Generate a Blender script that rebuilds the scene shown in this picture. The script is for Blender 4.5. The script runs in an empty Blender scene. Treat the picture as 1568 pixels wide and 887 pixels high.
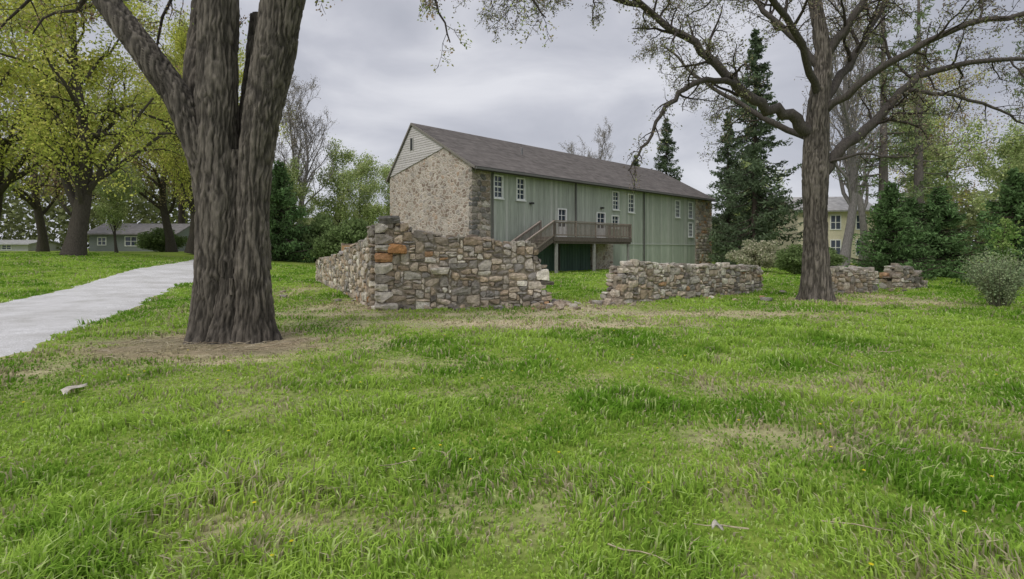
import bpy, math, random
import numpy as np
from mathutils import Vector
random.seed(7); rng=np.random.default_rng(7)
scene=bpy.context.scene
R=math.radians

# ------------------------------------------------------------------ utils
def hsh(x,y,z,seed):
    h=(x.astype(np.int64)*374761393+y.astype(np.int64)*668265263+z.astype(np.int64)*1274126177+seed*974634777)&0xffffffff
    h=((h^(h>>13))*1103515245)&0xffffffff
    h=((h^(h>>16))*2246822519)&0xffffffff
    h=h^(h>>15)
    return (h&0xffffff)/float(0xffffff)
def vnoise(x,y,z=None,seed=0):
    x=np.asarray(x,float);y=np.asarray(y,float)
    z=np.zeros_like(x) if z is None else np.asarray(z,float)
    xi=np.floor(x);yi=np.floor(y);zi=np.floor(z)
    fx=x-xi;fy=y-yi;fz=z-zi
    fx=fx*fx*(3-2*fx);fy=fy*fy*(3-2*fy);fz=fz*fz*(3-2*fz)
    r=0
    for a in (0,1):
        for b in (0,1):
            for c in (0,1):
                w=(fx if a else 1-fx)*(fy if b else 1-fy)*(fz if c else 1-fz)
                r=r+w*hsh(xi+a,yi+b,zi+c,seed)
    return r
def fbm(x,y,z=None,seed=0,o=4):
    s=0;a=.5;f=1
    for i in range(o):
        s=s+a*vnoise(np.asarray(x)*f,np.asarray(y)*f,None if z is None else np.asarray(z)*f,seed+i);a*=.5;f*=2.03
    return s/(1-.5**o)
def ss(t):
    t=np.clip(t,0,1);return t*t*(3-2*t)
def gh(X,Y):
    X=np.asarray(X,float);Y=np.asarray(Y,float)
    g=0.6*ss((-X-11)/12)*ss((Y-16)/14)+0.6*ss((-X-20)/12)*ss((Y-18)/14)
    g=g+0.05*(fbm(X*.5,Y*.5,seed=3,o=2)-.5)*ss((20-Y)/10)
    return g

def mesh_np(name,verts,faces,col=None,mats=(),smooth=False,fmat=None):
    if not isinstance(faces,list): faces=[faces]
    faces=[np.asarray(f,dtype=np.int32) for f in faces if len(f)]
    me=bpy.data.meshes.new(name)
    verts=np.asarray(verts,dtype=np.float32)
    me.vertices.add(len(verts)); me.vertices.foreach_set('co',verts.ravel())
    nl=sum(f.size for f in faces); npoly=sum(len(f) for f in faces)
    me.loops.add(nl); me.loops.foreach_set('vertex_index',np.concatenate([f.ravel() for f in faces]))
    me.polygons.add(npoly)
    st=[];o=0
    for f in faces:
        k=f.shape[1]; st.append(o+np.arange(len(f),dtype=np.int32)*k); o+=f.size
    me.polygons.foreach_set('loop_start',np.concatenate(st).astype(np.int32))
    me.polygons.foreach_set('use_smooth',np.full(npoly,smooth,dtype=bool))
    me.update(calc_edges=True)
    if col is not None:
        ca=me.color_attributes.new('Col','FLOAT_COLOR','POINT')
        c=np.ones((len(verts),4),dtype=np.float32); c[:,:3]=col
        ca.data.foreach_set('color',c.ravel())
    for m in mats: me.materials.append(m)
    return me
def obj(name,me,parent=None,loc=None,rotz=None):
    o=bpy.data.objects.new(name,me); scene.collection.objects.link(o)
    if parent: o.parent=parent
    if loc is not None: o.location=loc
    if rotz is not None: o.rotation_euler=(0,0,rotz)
    return o
def empty(name,loc=(0,0,0),rotz=0):
    o=bpy.data.objects.new(name,None); scene.collection.objects.link(o)
    o.location=loc;o.rotation_euler=(0,0,rotz);o.empty_display_size=.3
    return o

class MB:
    BF=np.array([[0,3,2,1],[4,5,6,7],[0,1,5,4],[1,2,6,5],[2,3,7,6],[3,0,4,7]])
    def __init__(s): s.v=[];s.f=[];s.c=[];s.n=0;s.tri=[]
    def add(s,v,f,c):
        v=np.asarray(v,float);f=np.asarray(f)
        s.v.append(v);s.f.append(f+s.n);s.n+=len(v)
        s.c.append(np.tile(np.asarray(c,float),(len(v),1)) if np.ndim(c)==1 else c)
    def box(s,x0,x1,y0,y1,z0,z1,c=(.5,.5,.5)):
        s.add([[x0,y0,z0],[x1,y0,z0],[x1,y1,z0],[x0,y1,z0],[x0,y0,z1],[x1,y0,z1],[x1,y1,z1],[x0,y1,z1]],s.BF,c)
    def beam(s,a,b,w,h,c=(.5,.5,.5)):
        a=np.array(a,float);b=np.array(b,float);d=b-a;d/=np.linalg.norm(d)
        up=np.array([0,0,1.]) if abs(d[2])<.95 else np.array([0,1.,0])
        r=np.cross(d,up);r/=np.linalg.norm(r);u=np.cross(r,d)
        v=[]
        for p in (a,b):
            for i,j in ((-1,-1),(1,-1),(1,1),(-1,1)): v.append(p+r*i*w/2+u*j*h/2)
        s.add(v,[[0,1,2,3],[7,6,5,4],[0,4,5,1],[1,5,6,2],[2,6,7,3],[3,7,4,0]],c)
    def prism(s,poly,x0,x1,c=(.5,.5,.5)):
        n=len(poly);v=[[x0,p[0],p[1]] for p in poly]+[[x1,p[0],p[1]] for p in poly]
        s.add(v,[[i,(i+1)%n,n+(i+1)%n,n+i] for i in range(n)],c)
        for o in (0,n): s.tri.append(([v[o+i] for i in range(n)],n,c))
    def build(s,name,mat,parent=None,smooth=False):
        fs=[np.concatenate(s.f)] if s.f else []
        if s.tri:
            T=[]
            for vv,n,c in s.tri:
                s.v.append(np.array(vv,float));s.c.append(np.tile(np.asarray(c,float),(n,1)))
                for i in range(1,n-1): T.append([s.n,s.n+i,s.n+i+1])
                s.n+=n
            fs.append(np.array(T))
        return obj(name,mesh_np(name,np.concatenate(s.v),fs,np.concatenate(s.c),[mat],smooth),parent)

# ------------------------------------------------------------------ materials
def newmat(name,rough=.9,spec=.2):
    m=bpy.data.materials.new(name);m.use_nodes=True
    nt=m.node_tree;b=nt.nodes['Principled BSDF']
    b.inputs['Roughness'].default_value=rough
    b.inputs['Specular IOR Level'].default_value=spec
    return m,nt,b
def N(nt,t,**k):
    n=nt.nodes.new(t)
    for a,v in k.items():
        if a in n.inputs: n.inputs[a].default_value=v
        else: setattr(n,a,v)
    return n
def coords(nt,scale=(1,1,1)):
    tc=N(nt,'ShaderNodeTexCoord');mp=N(nt,'ShaderNodeMapping');mp.inputs['Scale'].default_value=scale
    nt.links.new(tc.outputs['Object'],mp.inputs['Vector']);return mp.outputs['Vector']
def ramp(nt,fac,stops):
    r=N(nt,'ShaderNodeValToRGB');e=r.color_ramp.elements
    while len(e)<len(stops): e.new(.5)
    for i,(p,c) in enumerate(stops): e[i].position=p;e[i].color=(*c,1)
    nt.links.new(fac,r.inputs['Fac']);return r.outputs['Color']
def mul(nt,a,b,fac=1,mode='MULTIPLY'):
    m=N(nt,'ShaderNodeMix',data_type='RGBA',blend_type=mode);m.inputs['Factor'].default_value=fac
    nt.links.new(a,m.inputs['A']);nt.links.new(b,m.inputs['B']);return m.outputs['Result']
def bump(nt,b,h,strength,dist):
    bp=N(nt,'ShaderNodeBump');bp.inputs['Strength'].default_value=strength;bp.inputs['Distance'].default_value=dist
    nt.links.new(h,bp.inputs['Height']);nt.links.new(bp.outputs['Normal'],b.inputs['Normal'])
def col_mat(name,scale,lo,hi,bstr=.4,bdist=.01,rough=.9,detail=6,sc3=(1,1,1),nr=.5):
    m,nt,b=newmat(name,rough)
    at=N(nt,'ShaderNodeAttribute',attribute_name='Col')
    no=N(nt,'ShaderNodeTexNoise');no.inputs['Scale'].default_value=scale;no.inputs['Detail'].default_value=detail;no.inputs['Roughness'].default_value=nr
    nt.links.new(coords(nt,sc3),no.inputs['Vector'])
    c=ramp(nt,no.outputs['Fac'],[(.3,(lo,)*3),(.7,(hi,)*3)])
    nt.links.new(mul(nt,at.outputs['Color'],c),b.inputs['Base Color'])
    bump(nt,b,no.outputs['Fac'],bstr,bdist)
    return m
def leaf_mat(name,trans=.35):
    m,nt,b=newmat(name,.6,.25)
    nt.nodes.remove(b)
    at=N(nt,'ShaderNodeAttribute',attribute_name='Col')
    d=N(nt,'ShaderNodeBsdfDiffuse');nt.links.new(at.outputs['Color'],d.inputs['Color'])
    t=N(nt,'ShaderNodeBsdfTranslucent');nt.links.new(at.outputs['Color'],t.inputs['Color'])
    mx=N(nt,'ShaderNodeMixShader');mx.inputs['Fac'].default_value=trans
    nt.links.new(d.outputs[0],mx.inputs[1]);nt.links.new(t.outputs[0],mx.inputs[2])
    nt.links.new(mx.outputs[0],nt.nodes['Material Output'].inputs['Surface'])
    return m
M_bark=col_mat('bark',24,.5,1.55,.9,.02,sc3=(1,1,.2),nr=.7)
M_leaf=leaf_mat('leaves')
M_grass=leaf_mat('grass_blades',.4)
M_stone=col_mat('rubble_stone',9,.55,1.4,.9,.05,nr=.65)
M_wood=col_mat('weathered_wood',20,.7,1.25,.3,.005,sc3=(1,1,.3))
M_board=col_mat('painted_boards',3,.74,1.18,.3,.005,detail=9,sc3=(6,6,.35),nr=.65)
M_paint=col_mat('paint',6,.9,1.08,.1,.002,rough=.6)
M_metal=col_mat('metal_pipe',6,.85,1.1,.1,.002,rough=.5)
M_roof=col_mat('roof_shingles',2.2,.75,1.2,.4,.01,detail=10)
m,nt,b=newmat('window_glass',.08,.6)
b.inputs['Base Color'].default_value=(.03,.045,.07,1);M_glass=m

m,nt,b=newmat('stone_masonry',.95,.1)
v=coords(nt,(1,1,1.3))
no=N(nt,'ShaderNodeTexNoise');no.inputs['Scale'].default_value=2.5;nt.links.new(v,no.inputs['Vector'])
add=N(nt,'ShaderNodeMix',data_type='RGBA',blend_type='LINEAR_LIGHT');add.inputs['Factor'].default_value=.16
nt.links.new(v,add.inputs['A']);nt.links.new(no.outputs['Color'],add.inputs['B'])
vo=N(nt,'ShaderNodeTexVoronoi');vo.inputs['Scale'].default_value=3.3
ve=N(nt,'ShaderNodeTexVoronoi',feature='DISTANCE_TO_EDGE');ve.inputs['Scale'].default_value=3.3
nt.links.new(add.outputs['Result'],vo.inputs['Vector']);nt.links.new(add.outputs['Result'],ve.inputs['Vector'])
sep=N(nt,'ShaderNodeSeparateColor');nt.links.new(vo.outputs['Color'],sep.inputs[0])
sc=ramp(nt,sep.outputs[0],[(0,(.24,.185,.15)),(.25,(.38,.305,.25)),(.5,(.46,.38,.32)),(.72,(.34,.30,.275)),(.9,(.52,.46,.40)),(1,(.42,.30,.22))])
mask=ramp(nt,ve.outputs['Distance'],[(.04,(0,0,0)),(.15,(1,1,1))])
mx=N(nt,'ShaderNodeMix',data_type='RGBA');nt.links.new(mask,mx.inputs['Factor']);mx.inputs['A'].default_value=(.56,.50,.44,1)
nt.links.new(sc,mx.inputs['B'])
n2=N(nt,'ShaderNodeTexNoise');n2.inputs['Scale'].default_value=.9;n2.inputs['Detail'].default_value=10;n2.inputs['Roughness'].default_value=.65
nt.links.new(coords(nt),n2.inputs['Vector'])
nt.links.new(mul(nt,mx.outputs['Result'],ramp(nt,n2.outputs['Fac'],[(.3,(.74,)*3),(.7,(1.15,)*3)])),b.inputs['Base Color'])
bump(nt,b,mask,.6,.04);M_mason=m

# ------------------------------------------------------------------ lawn masks
def dry(X,Y):
    n=fbm(X*1.3,Y*1.3,seed=11);n2=fbm(X*5,Y*5,seed=21,o=3)
    d=0
    for cx,cy,sx,sy,a in ((-.3,11.6,2.9,.85,1.4),(1.9,11.4,1.4,.6,1.0),(-4.4,14.6,1.5,2.6,1.0),(1.8,14.6,1.7,1.2,1.0),(5.8,13.2,2.6,.7,1.0),(10.5,15.6,2.6,.6,.9),(12.,18,1.2,3,.7),
        (2.6,4.6,1.0,.5,.6),(3.3,6.4,1.6,.5,.5),(0.,13.2,4,.5,.9),(-8,19,.9,6,.7),(-2.6,5.6,.9,.5,.3),(-6.6,5.2,1,2,.45),(-4.7,8.6,2.7,1.9,.6),(5,5,1.5,.5,.4),(0,3.6,.8,.3,.35),(-1.6,3.2,.6,.3,.3)):
        d=d+a*np.exp(-((X-cx)/sx)**2-((Y-cy)/sy)**2)
    base=np.clip((n-.56)*2.4,0,.5)
    return np.clip(d*(.35+1.3*n2)*(.5+n)+base*n2*1.2,0,1)
TL=(-4.9,9.56); TR=(9.3,16.7)
def mulch(X,Y):
    n=fbm(X*2.5,Y*2.5,seed=31)
    r=np.sqrt(((X-TL[0]+.0)/2.05)**2+((Y-TL[1]+.35)/1.35)**2)
    r2=np.sqrt(((X-TR[0])/1.1)**2+((Y-TR[1])/.8)**2)
    return np.clip(1-(np.minimum(r,r2)+.7*(n-.5)-.75)/.35,0,1)
road_r=np.array([(-5.3,-6),(-5.6,0),(-6.2,4.),(-7.15,7.9),(-9.0,12.2),(-11.1,17),(-13.7,22.5),(-15.3,28),(-16.3,33),(-17.6,38),(-20.5,45)])
road_l=np.array([(-10,-6),(-10.8,0),(-11.7,5),(-12.8,9.5),(-14.8,15.4),(-16.6,20),(-18.5,24.5),(-20.2,29.5),(-21.8,35),(-23.6,40),(-26,46)])
def in_road(X,Y):
    xr=np.interp(Y,road_r[:,1],road_r[:,0]);xl=np.interp(Y,road_l[:,1],road_l[:,0])
    w=.8*(fbm(X*1.5,Y*1.5,seed=41)-.5)
    return (X>xl+w+.12)&(X<xr+w-.12)&(Y<45)

xs=np.sign(np.linspace(-1,1,421))*(np.abs(np.linspace(-1,1,421))**3.2*580+np.abs(np.linspace(-1,1,421))*20)
ty=np.linspace(0,1,380);ys=-25+ty*75+ty**7*700
GX,GY=np.meshgrid(xs,ys)
GZ=gh(GX,GY)
V=np.stack([GX,GY,GZ],-1).reshape(-1,3)
ny,nx=GX.shape
ii=(np.arange(ny-1)[:,None]*nx+np.arange(nx-1)[None,:]).ravel()
F=np.stack([ii,ii+1,ii+nx+1,ii+nx],1)
D=dry(V[:,0],V[:,1]);Mu=mulch(V[:,0],V[:,1])
gn=fbm(V[:,0]*.35,V[:,1]*.35,seed=5)[:,None]
col=(1-gn)*np.array([.16,.24,.04])+gn*np.array([.27,.36,.07])
col=col*(1-D[:,None])+D[:,None]*np.array([.50,.45,.30])
col=col*(1-Mu[:,None])+Mu[:,None]*np.array([.31,.265,.18])
m,nt,b=newmat('lawn_soil',1,.05)
at=N(nt,'ShaderNodeAttribute',attribute_name='Col')
no=N(nt,'ShaderNodeTexNoise');no.inputs['Scale'].default_value=7;no.inputs['Detail'].default_value=12;no.inputs['Roughness'].default_value=.75
nt.links.new(coords(nt),no.inputs['Vector'])
no2=N(nt,'ShaderNodeTexNoise');no2.inputs['Scale'].default_value=.8;no2.inputs['Detail'].default_value=5
nt.links.new(coords(nt),no2.inputs['Vector'])
c=mul(nt,at.outputs['Color'],ramp(nt,no.outputs['Fac'],[(.3,(.45,.5,.4)),(.7,(1.4,1.35,1.4))]))
c=mul(nt,c,ramp(nt,no2.outputs['Fac'],[(.3,(.8,.85,.8)),(.7,(1.2,1.12,1.1))]))
nt.links.new(c,b.inputs['Base Color']);bump(nt,b,no.outputs['Fac'],.8,.04)
obj('grass_ground',mesh_np('grass_ground',V,F,col,[m],True))

# gravel drive
m,nt,b=newmat('gravel',1,.05)
no=N(nt,'ShaderNodeTexNoise');no.inputs['Scale'].default_value=45;no.inputs['Detail'].default_value=6;no.inputs['Roughness'].default_value=.8
nt.links.new(coords(nt),no.inputs['Vector'])
no2=N(nt,'ShaderNodeTexNoise');no2.inputs['Scale'].default_value=.7;no2.inputs['Detail'].default_value=9;no2.inputs['Roughness'].default_value=.72
nt.links.new(coords(nt),no2.inputs['Vector'])
c=mul(nt,ramp(nt,no.outputs['Fac'],[(.35,(.34,.335,.33)),(.65,(.80,.79,.79))]),ramp(nt,no2.outputs['Fac'],[(.33,(.74,.73,.69)),(.66,(1.12,1.12,1.12))]))
nt.links.new(c,b.inputs['Base Color']);bump(nt,b,no.outputs['Fac'],.5,.02)
yy=np.linspace(-6,45,460);xr=np.interp(yy,road_r[:,1],road_r[:,0]);xl=np.interp(yy,road_l[:,1],road_l[:,0])
k=np.ones(31)/31;pad=lambda a:np.convolve(np.pad(a,15,mode='edge'),k,'valid')
xr=pad(xr);xl=pad(xl)
xr+=.5*(fbm(yy*2.2,yy*0,seed=43)-.5);xl+=.5*(fbm(yy*2.2,yy*0+9,seed=44)-.5)
nc=14;tt=np.linspace(0,1,nc)
RX=xl[:,None]*(1-tt)+xr[:,None]*tt;RY=np.repeat(yy[:,None],nc,1)
RZ=gh(RX,RY)+.03+.02*np.sin(tt*np.pi)[None,:];RZ[:,0]-=.05;RZ[:,-1]-=.05
ii=(np.arange(len(yy)-1)[:,None]*nc+np.arange(nc-1)[None,:]).ravel()
obj('gravel_road',mesh_np('gravel_road',np.stack([RX,RY,RZ],-1).reshape(-1,3),np.stack([ii,ii+1,ii+nc+1,ii+nc],1),None,[m],True))

# ------------------------------------------------------------------ grass blades
def blades(n,ymin,ymax,hbase,seed):
    r=np.random.default_rng(seed)
    a,bb=math.sqrt(ymin),math.sqrt(ymax)
    Y=(a+r.random(n)*(bb-a))**2
    X=(r.random(n)*2-1)*(.98*Y+1.5)
    d=dry(X,Y);mu=mulch(X,Y)
    t=(X+2.33+Y-31.5)/math.sqrt(2);q=(-(X+2.33)+(Y-31.5))/math.sqrt(2)
    keep=~in_road(X,Y)&(r.random(n)>mu*.8)&(r.random(n)>d*.6)&~((t>-.1)&(t<31)&(q>-.1)&(q<8.7))
    X=X[keep];Y=Y[keep];d=d[keep];mu=mu[keep];n=len(X)
    cl=fbm(X*2.2,Y*2.2,seed=51,o=3);cl2=fbm(X*.5,Y*.5,seed=52,o=2)
    h=hbase*(.35+1.9*np.clip(cl-.3,0,1)**1.3*1.9)*(.6+.8*r.random(n))*(1-.55*d)*(.6+.75*cl2)
    w=(.0036+.0009*Y)*(.7+.7*r.random(n))
    th=r.random(n)*2*np.pi
    la=fbm(X*1.1,Y*1.1,seed=61,o=2)*12+r.normal(0,1.4,n)
    lean=np.clip(r.normal(.65,.38,n),.05,1.6)
    lx=np.cos(la)*lean;ly=np.sin(la)*lean
    Z=gh(X,Y)
    wx=np.cos(th)*w;wy=np.sin(th)*w
    P=np.zeros((n,5,3))
    P[:,0]=np.stack([X-wx,Y-wy,Z-.01],1);P[:,1]=np.stack([X+wx,Y+wy,Z-.01],1)
    mx_=X+lx*h*.3;my=Y+ly*h*.3;mz=Z+h*.6
    P[:,2]=np.stack([mx_+wx*.8,my+wy*.8,mz],1);P[:,3]=np.stack([mx_-wx*.8,my-wy*.8,mz],1)
    P[:,4]=np.stack([X+lx*h,Y+ly*h,Z+h*np.clip(1.05-.35*lean,.35,1)],1)
    i=np.arange(n)[:,None]*5
    q4=i+np.array([0,1,2,3]);t3=i+np.array([3,2,4])
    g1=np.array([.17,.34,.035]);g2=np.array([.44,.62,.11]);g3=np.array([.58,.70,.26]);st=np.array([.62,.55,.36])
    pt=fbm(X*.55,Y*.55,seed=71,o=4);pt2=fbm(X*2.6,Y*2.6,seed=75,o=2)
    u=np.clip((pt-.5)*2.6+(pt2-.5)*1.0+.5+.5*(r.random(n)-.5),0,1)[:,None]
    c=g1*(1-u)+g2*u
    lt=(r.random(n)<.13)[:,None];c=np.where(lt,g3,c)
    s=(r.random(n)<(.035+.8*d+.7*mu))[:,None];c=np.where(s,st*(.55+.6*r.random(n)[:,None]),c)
    C=np.repeat(c[:,None,:],5,1);C[:,0:2]*=.65  # blade bases darkened: occlusion shade painted into the vertex colour
    return P.reshape(-1,3),[q4,t3],C.reshape(-1,3)
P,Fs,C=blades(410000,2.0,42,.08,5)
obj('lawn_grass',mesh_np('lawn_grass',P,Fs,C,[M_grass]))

# ------------------------------------------------------------------ tree machinery
class Tree:
    def __init__(s): s.v=[];s.f=[];s.c=[];s.n=0;s.lp=[];s.ls=[];s.lc=[]
    def tube(s,pts,rad,sides,c):
        pts=np.asarray(pts,float);rad=np.asarray(rad,float);k=len(pts)
        tg=np.gradient(pts,axis=0);tg/=np.linalg.norm(tg,axis=1)[:,None]+1e-9
        ref=np.array([.31,.93,.17]) if abs(tg[0][1])<.8 else np.array([1.,.1,.1])
        u=np.cross(tg,ref);u/=np.linalg.norm(u,axis=1)[:,None]+1e-9;w=np.cross(tg,u)
        an=np.arange(sides)*2*np.pi/sides
        v=pts[:,None,:]+rad[:,None,None]*(np.cos(an)[None,:,None]*u[:,None,:]+np.sin(an)[None,:,None]*w[:,None,:])
        a=(np.arange(k-1)[:,None]*sides+np.arange(sides)[None,:]);b2=(np.arange(k-1)[:,None]*sides+(np.arange(sides)[None,:]+1)%sides)
        f=np.stack([a,b2,b2+sides,a+sides],-1).reshape(-1,4)
        s.v.append(v.reshape(-1,3));s.f.append(f+s.n);s.n+=k*sides
        s.c.append(np.tile(np.asarray(c,float),(k*sides,1)))
    def trunk(s,pts,rad,c1,c2,sides=72,seg=.05,flare=0,disp=.035,seed=0,fx=19,fz=1.5):
        pts=np.asarray(pts,float);rad=np.asarray(rad,float)
        L=np.concatenate([[0],np.cumsum(np.linalg.norm(np.diff(pts,axis=0),axis=1))])
        k=max(8,int(L[-1]/seg));t=np.linspace(0,L[-1],k)
        def sm(a):
            y=np.interp(t,L,a);w=max(3,int(.5/seg)|1);h=w//2
            ext=np.concatenate([y[0]+(y[0]-y[1:h+1][::-1])*1.0,y,y[-1]+(y[-1]-y[-h-1:-1][::-1])])
            return np.convolve(ext,np.ones(w)/w,'valid')
        p=np.stack([sm(pts[:,i]) for i in range(3)],1);r=sm(rad)
        tg=np.gradient(p,axis=0);tg/=np.linalg.norm(tg,axis=1)[:,None]
        u=np.cross(tg,np.array([0,1.,0.05]));u/=np.linalg.norm(u,axis=1)[:,None];w=np.cross(tg,u)
        an=np.arange(sides)*2*np.pi/sides
        dirv=np.cos(an)[None,:,None]*u[:,None,:]+np.sin(an)[None,:,None]*w[:,None,:]
        base=p[:,None,:]+r[:,None,None]*dirv
        wx_=fbm(base[...,0]*3,base[...,1]*3,base[...,2]*3,seed=seed+40,o=2)*.12
        n1=fbm((base[...,0]+wx_)*fx,(base[...,1]+wx_)*fx,base[...,2]*fz,seed=seed,o=2)
        ridge=1-np.abs(2*n1-1)*3.0
        ridge=np.clip(ridge,0,1)
        n3=vnoise(base[...,0]*34,base[...,1]*34,base[...,2]*12,seed=seed+9)
        low=fbm(base[...,0]*1.8,base[...,1]*1.8,base[...,2]*.8,seed=seed+5,o=2)-.5
        fl=0
        if flare:
            zz=p[:,2]-p[0,2]
            lob=.5+.5*np.cos(an*5+seed)*.6+.3*np.cos(an*3+1+seed)
            fl=(flare*np.exp(-np.clip(zz,0,9)/.28))[:,None]*np.clip(lob,.1,2)[None,:]
        rr=r[:,None]*(1+.3*low)+disp*(-ridge*1.0)+disp*.5*(n3-.5)+fl
        v=p[:,None,:]+rr[...,None]*dirv
        k=len(p)
        a=(np.arange(k-1)[:,None]*sides+np.arange(sides)[None,:]);b2=(np.arange(k-1)[:,None]*sides+(np.arange(sides)[None,:]+1)%sides)
        f=np.stack([a,b2,b2+sides,a+sides],-1).reshape(-1,4)
        s.v.append(v.reshape(-1,3));s.f.append(f+s.n);s.n+=k*sides
        rf=.85*ridge
        cc=(rf[...,None])*np.array(c1)+(1-rf[...,None])*np.array(c2)
        cc=cc*(.7+.6*n3[...,None])*(.75+.8*(low[...,None]+.3))
        s.c.append(cc.reshape(-1,3))
    def sprout(s,pts,rads,n,length,levels,c,up=.2,droop=0,tmin=.15,leaf=None,rmin=.008,rs=.5,kids=(7,5),plane=1.0):
        pts=np.asarray(pts,float);rads=np.asarray(rads,float);k=len(pts)
        for i in range(n):
            t=tmin+(1-tmin)*(i+random.random())/n
            x=t*(k-1);a=min(int(x),k-2);f=x-a
            p=pts[a]*(1-f)+pts[a+1]*f;r=rads[a]*(1-f)+rads[a+1]*f
            tg=pts[a+1]-pts[a];tg/=np.linalg.norm(tg)+1e-9
            q=rng.normal(size=3);q-=tg*q.dot(tg);q/=np.linalg.norm(q)
            d=tg*random.uniform(.35,.9)+q+np.array([0,0,up]);d/=np.linalg.norm(d)
            ln=length*random.uniform(.55,1.15)*(1-.45*t)
            ns=6 if levels>0 else 4
            P=[p];dd=d.copy()
            for j in range(ns):
                dd=dd+rng.normal(size=3)*.25+np.array([0,0,up*.25-droop*(j/ns)]);dd/=np.linalg.norm(dd)
                P.append(P[-1]+dd*ln/ns)
            r0=max(r*rs*random.uniform(.6,1.1),rmin);r0=min(r0,ln*.03+rmin)
            RR=np.linspace(r0,max(rmin*.6,r0*.25),ns+1)
            s.tube(P,RR,6 if r0>.03 else (4 if levels>0 else 3),c)
            if levels>0:
                s.sprout(P,RR,kids[0] if levels>1 else kids[-1],ln*.55,levels-1,c,up,droop,.2,leaf,rmin,rs,kids)
            if leaf and levels<=leaf.get('lev',0):
                m_=leaf['n'];PP=np.array(P)
                tt=rng.random(m_)**.7*(ns);ia=np.minimum(tt.astype(int),ns-1);ff=(tt-ia)[:,None]
                pos=PP[ia]*(1-ff)+PP[ia+1]*ff+rng.normal(size=(m_,3))*leaf['sp']
                s.lp.append(pos);s.ls.append(leaf['s']*rng.uniform(.6,1.4,m_))
                ci=np.array(leaf['c'][random.randrange(len(leaf['c']))])*random.uniform(.7,1.3)
                s.lc.append(ci*rng.uniform(.75,1.3,(m_,1)))
    def build(s,name,loc=(0,0,0),rotz=0,barkname='trunk',asp=.6,sc=1):
        e=empty(name,loc,rotz);e.scale=sc if hasattr(sc,'__len__') else (sc,)*3
        s.meshes=[]
        if s.v:
            me=mesh_np(name+'_'+barkname,np.concatenate(s.v),np.concatenate(s.f),np.concatenate(s.c),[M_bark],True)
            obj(barkname,me,e);s.meshes.append((barkname,me))
        if s.lp:
            me=leafmesh(name+'_foliage',np.concatenate(s.lp),np.concatenate(s.ls),np.concatenate(s.lc),asp)
            obj('foliage',me,e);s.meshes.append(('foliage',me))
        return e
def leafmesh(name,p,sz,c,asp=.6):
    n=len(p)
    u=rng.normal(size=(n,3));u/=np.linalg.norm(u,axis=1)[:,None]
    w=rng.normal(size=(n,3));w-=u*(w*u).sum(1)[:,None];w/=np.linalg.norm(w,axis=1)[:,None]
    u=u*sz[:,None]*.5;w=w*sz[:,None]*.5*asp
    V=np.stack([p-u,p-w*1.0+u*.1,p+u,p+w+u*.1],1).reshape(-1,3)
    F=np.arange(n*4).reshape(-1,4)
    return mesh_np(name,V,F,np.repeat(np.clip(c,0,.9),4,0),[M_leaf])
def copy_tree(t,name,loc,rotz,sc):
    e=empty(name,loc,rotz);e.scale=sc if hasattr(sc,'__len__') else (sc,)*3
    for nme,me in t.meshes: obj(nme,me,e)
    return e
BK1=(.135,.118,.098);BK2=(.020,.018,.015)

# ------- big left tree (local)
t=Tree()
spr=[(.32,.38,.12),(.38,.36,.16),(.36,.26,.17)]
lf=dict(n=9,s=.055,sp=.06,c=spr)
tk1=[(-.29,0,-.1),(-.25,0,1.0),(-.23,0,2.5),(-.29,.02,3.43),(-.28,.05,4.57),(-.29,.1,5.94),(-.5,.3,8),(-.9,.5,11)]
tr1=[.44,.37,.36,.34,.34,.33,.28,.18]
t.trunk(tk1,tr1,BK2,BK1,sides=140,seg=.03,flare=.2,seed=1)
tk2=[(.44,-.05,-.1),(.36,-.05,1.37),(.36,0,2.5),(.47,0,3.65),(.70,.05,4.8),(.86,.1,5.94),(1.3,.1,8),(1.9,-.2,11)]
tr2=[.34,.29,.27,.30,.34,.35,.3,.18]
t.trunk(tk2,tr2,BK2,BK1,sides=140,seg=.03,flare=.17,seed=2)
tk3=[(-.3,-.05,2.3),(-.5,-.1,3.3),(-.85,-.1,4.15),(-1.37,-.1,4.9),(-2.23,0,5.94),(-3.2,.2,7.2),(-4.5,.3,8.6)]
tr3=[.18,.25,.25,.24,.21,.18,.1]
t.trunk(tk3,tr3,BK2,BK1,sides=96,seg=.035,seed=3)
tk4=[(-.4,.35,1.2),(-.6,.4,2.4),(-.84,.5,3.6),(-1.0,.6,4.6),(-1.05,.9,6.2),(-1.0,1.3,8)]
t.trunk(tk4,[.22,.24,.22,.2,.18,.12],BK2,BK1,sides=72,seg=.05,seed=4)
tk5=[(.2,.35,1.2),(.16,.4,3),(.12,.5,4.2),(.1,.8,6)]
t.trunk(tk5,[.3,.26,.2,.15],BK2,BK1,sides=64,seg=.05,seed=6)
t.trunk([(.0,-.2,-.1),(.03,-.12,1.0),(.06,.0,2.6),(.08,.05,3.3)],[.3,.22,.2,.16],BK2,BK1,sides=72,seg=.05,flare=.1,seed=8)
for (kx,kz,kr,ks) in ((.02,1.25,.13,12),(-.2,3.0,.12,13),(.15,.95,.1,14)):
    t.trunk([(kx,-.3,kz-.14),(kx,-.34,kz),(kx,-.3,kz+.14)],[.04,kr,.04],BK2,BK1,sides=40,seg=.02,seed=ks,disp=.02)
for A,Rr in ((tk1,tr1),(tk2,tr2),(tk3,tr3)):
    t.sprout(A,Rr,9,3.6,2,(.06,.05,.045),up=.15,droop=.25,tmin=.68,leaf=lf,rmin=.006,rs=.4,kids=(6,5))
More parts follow.
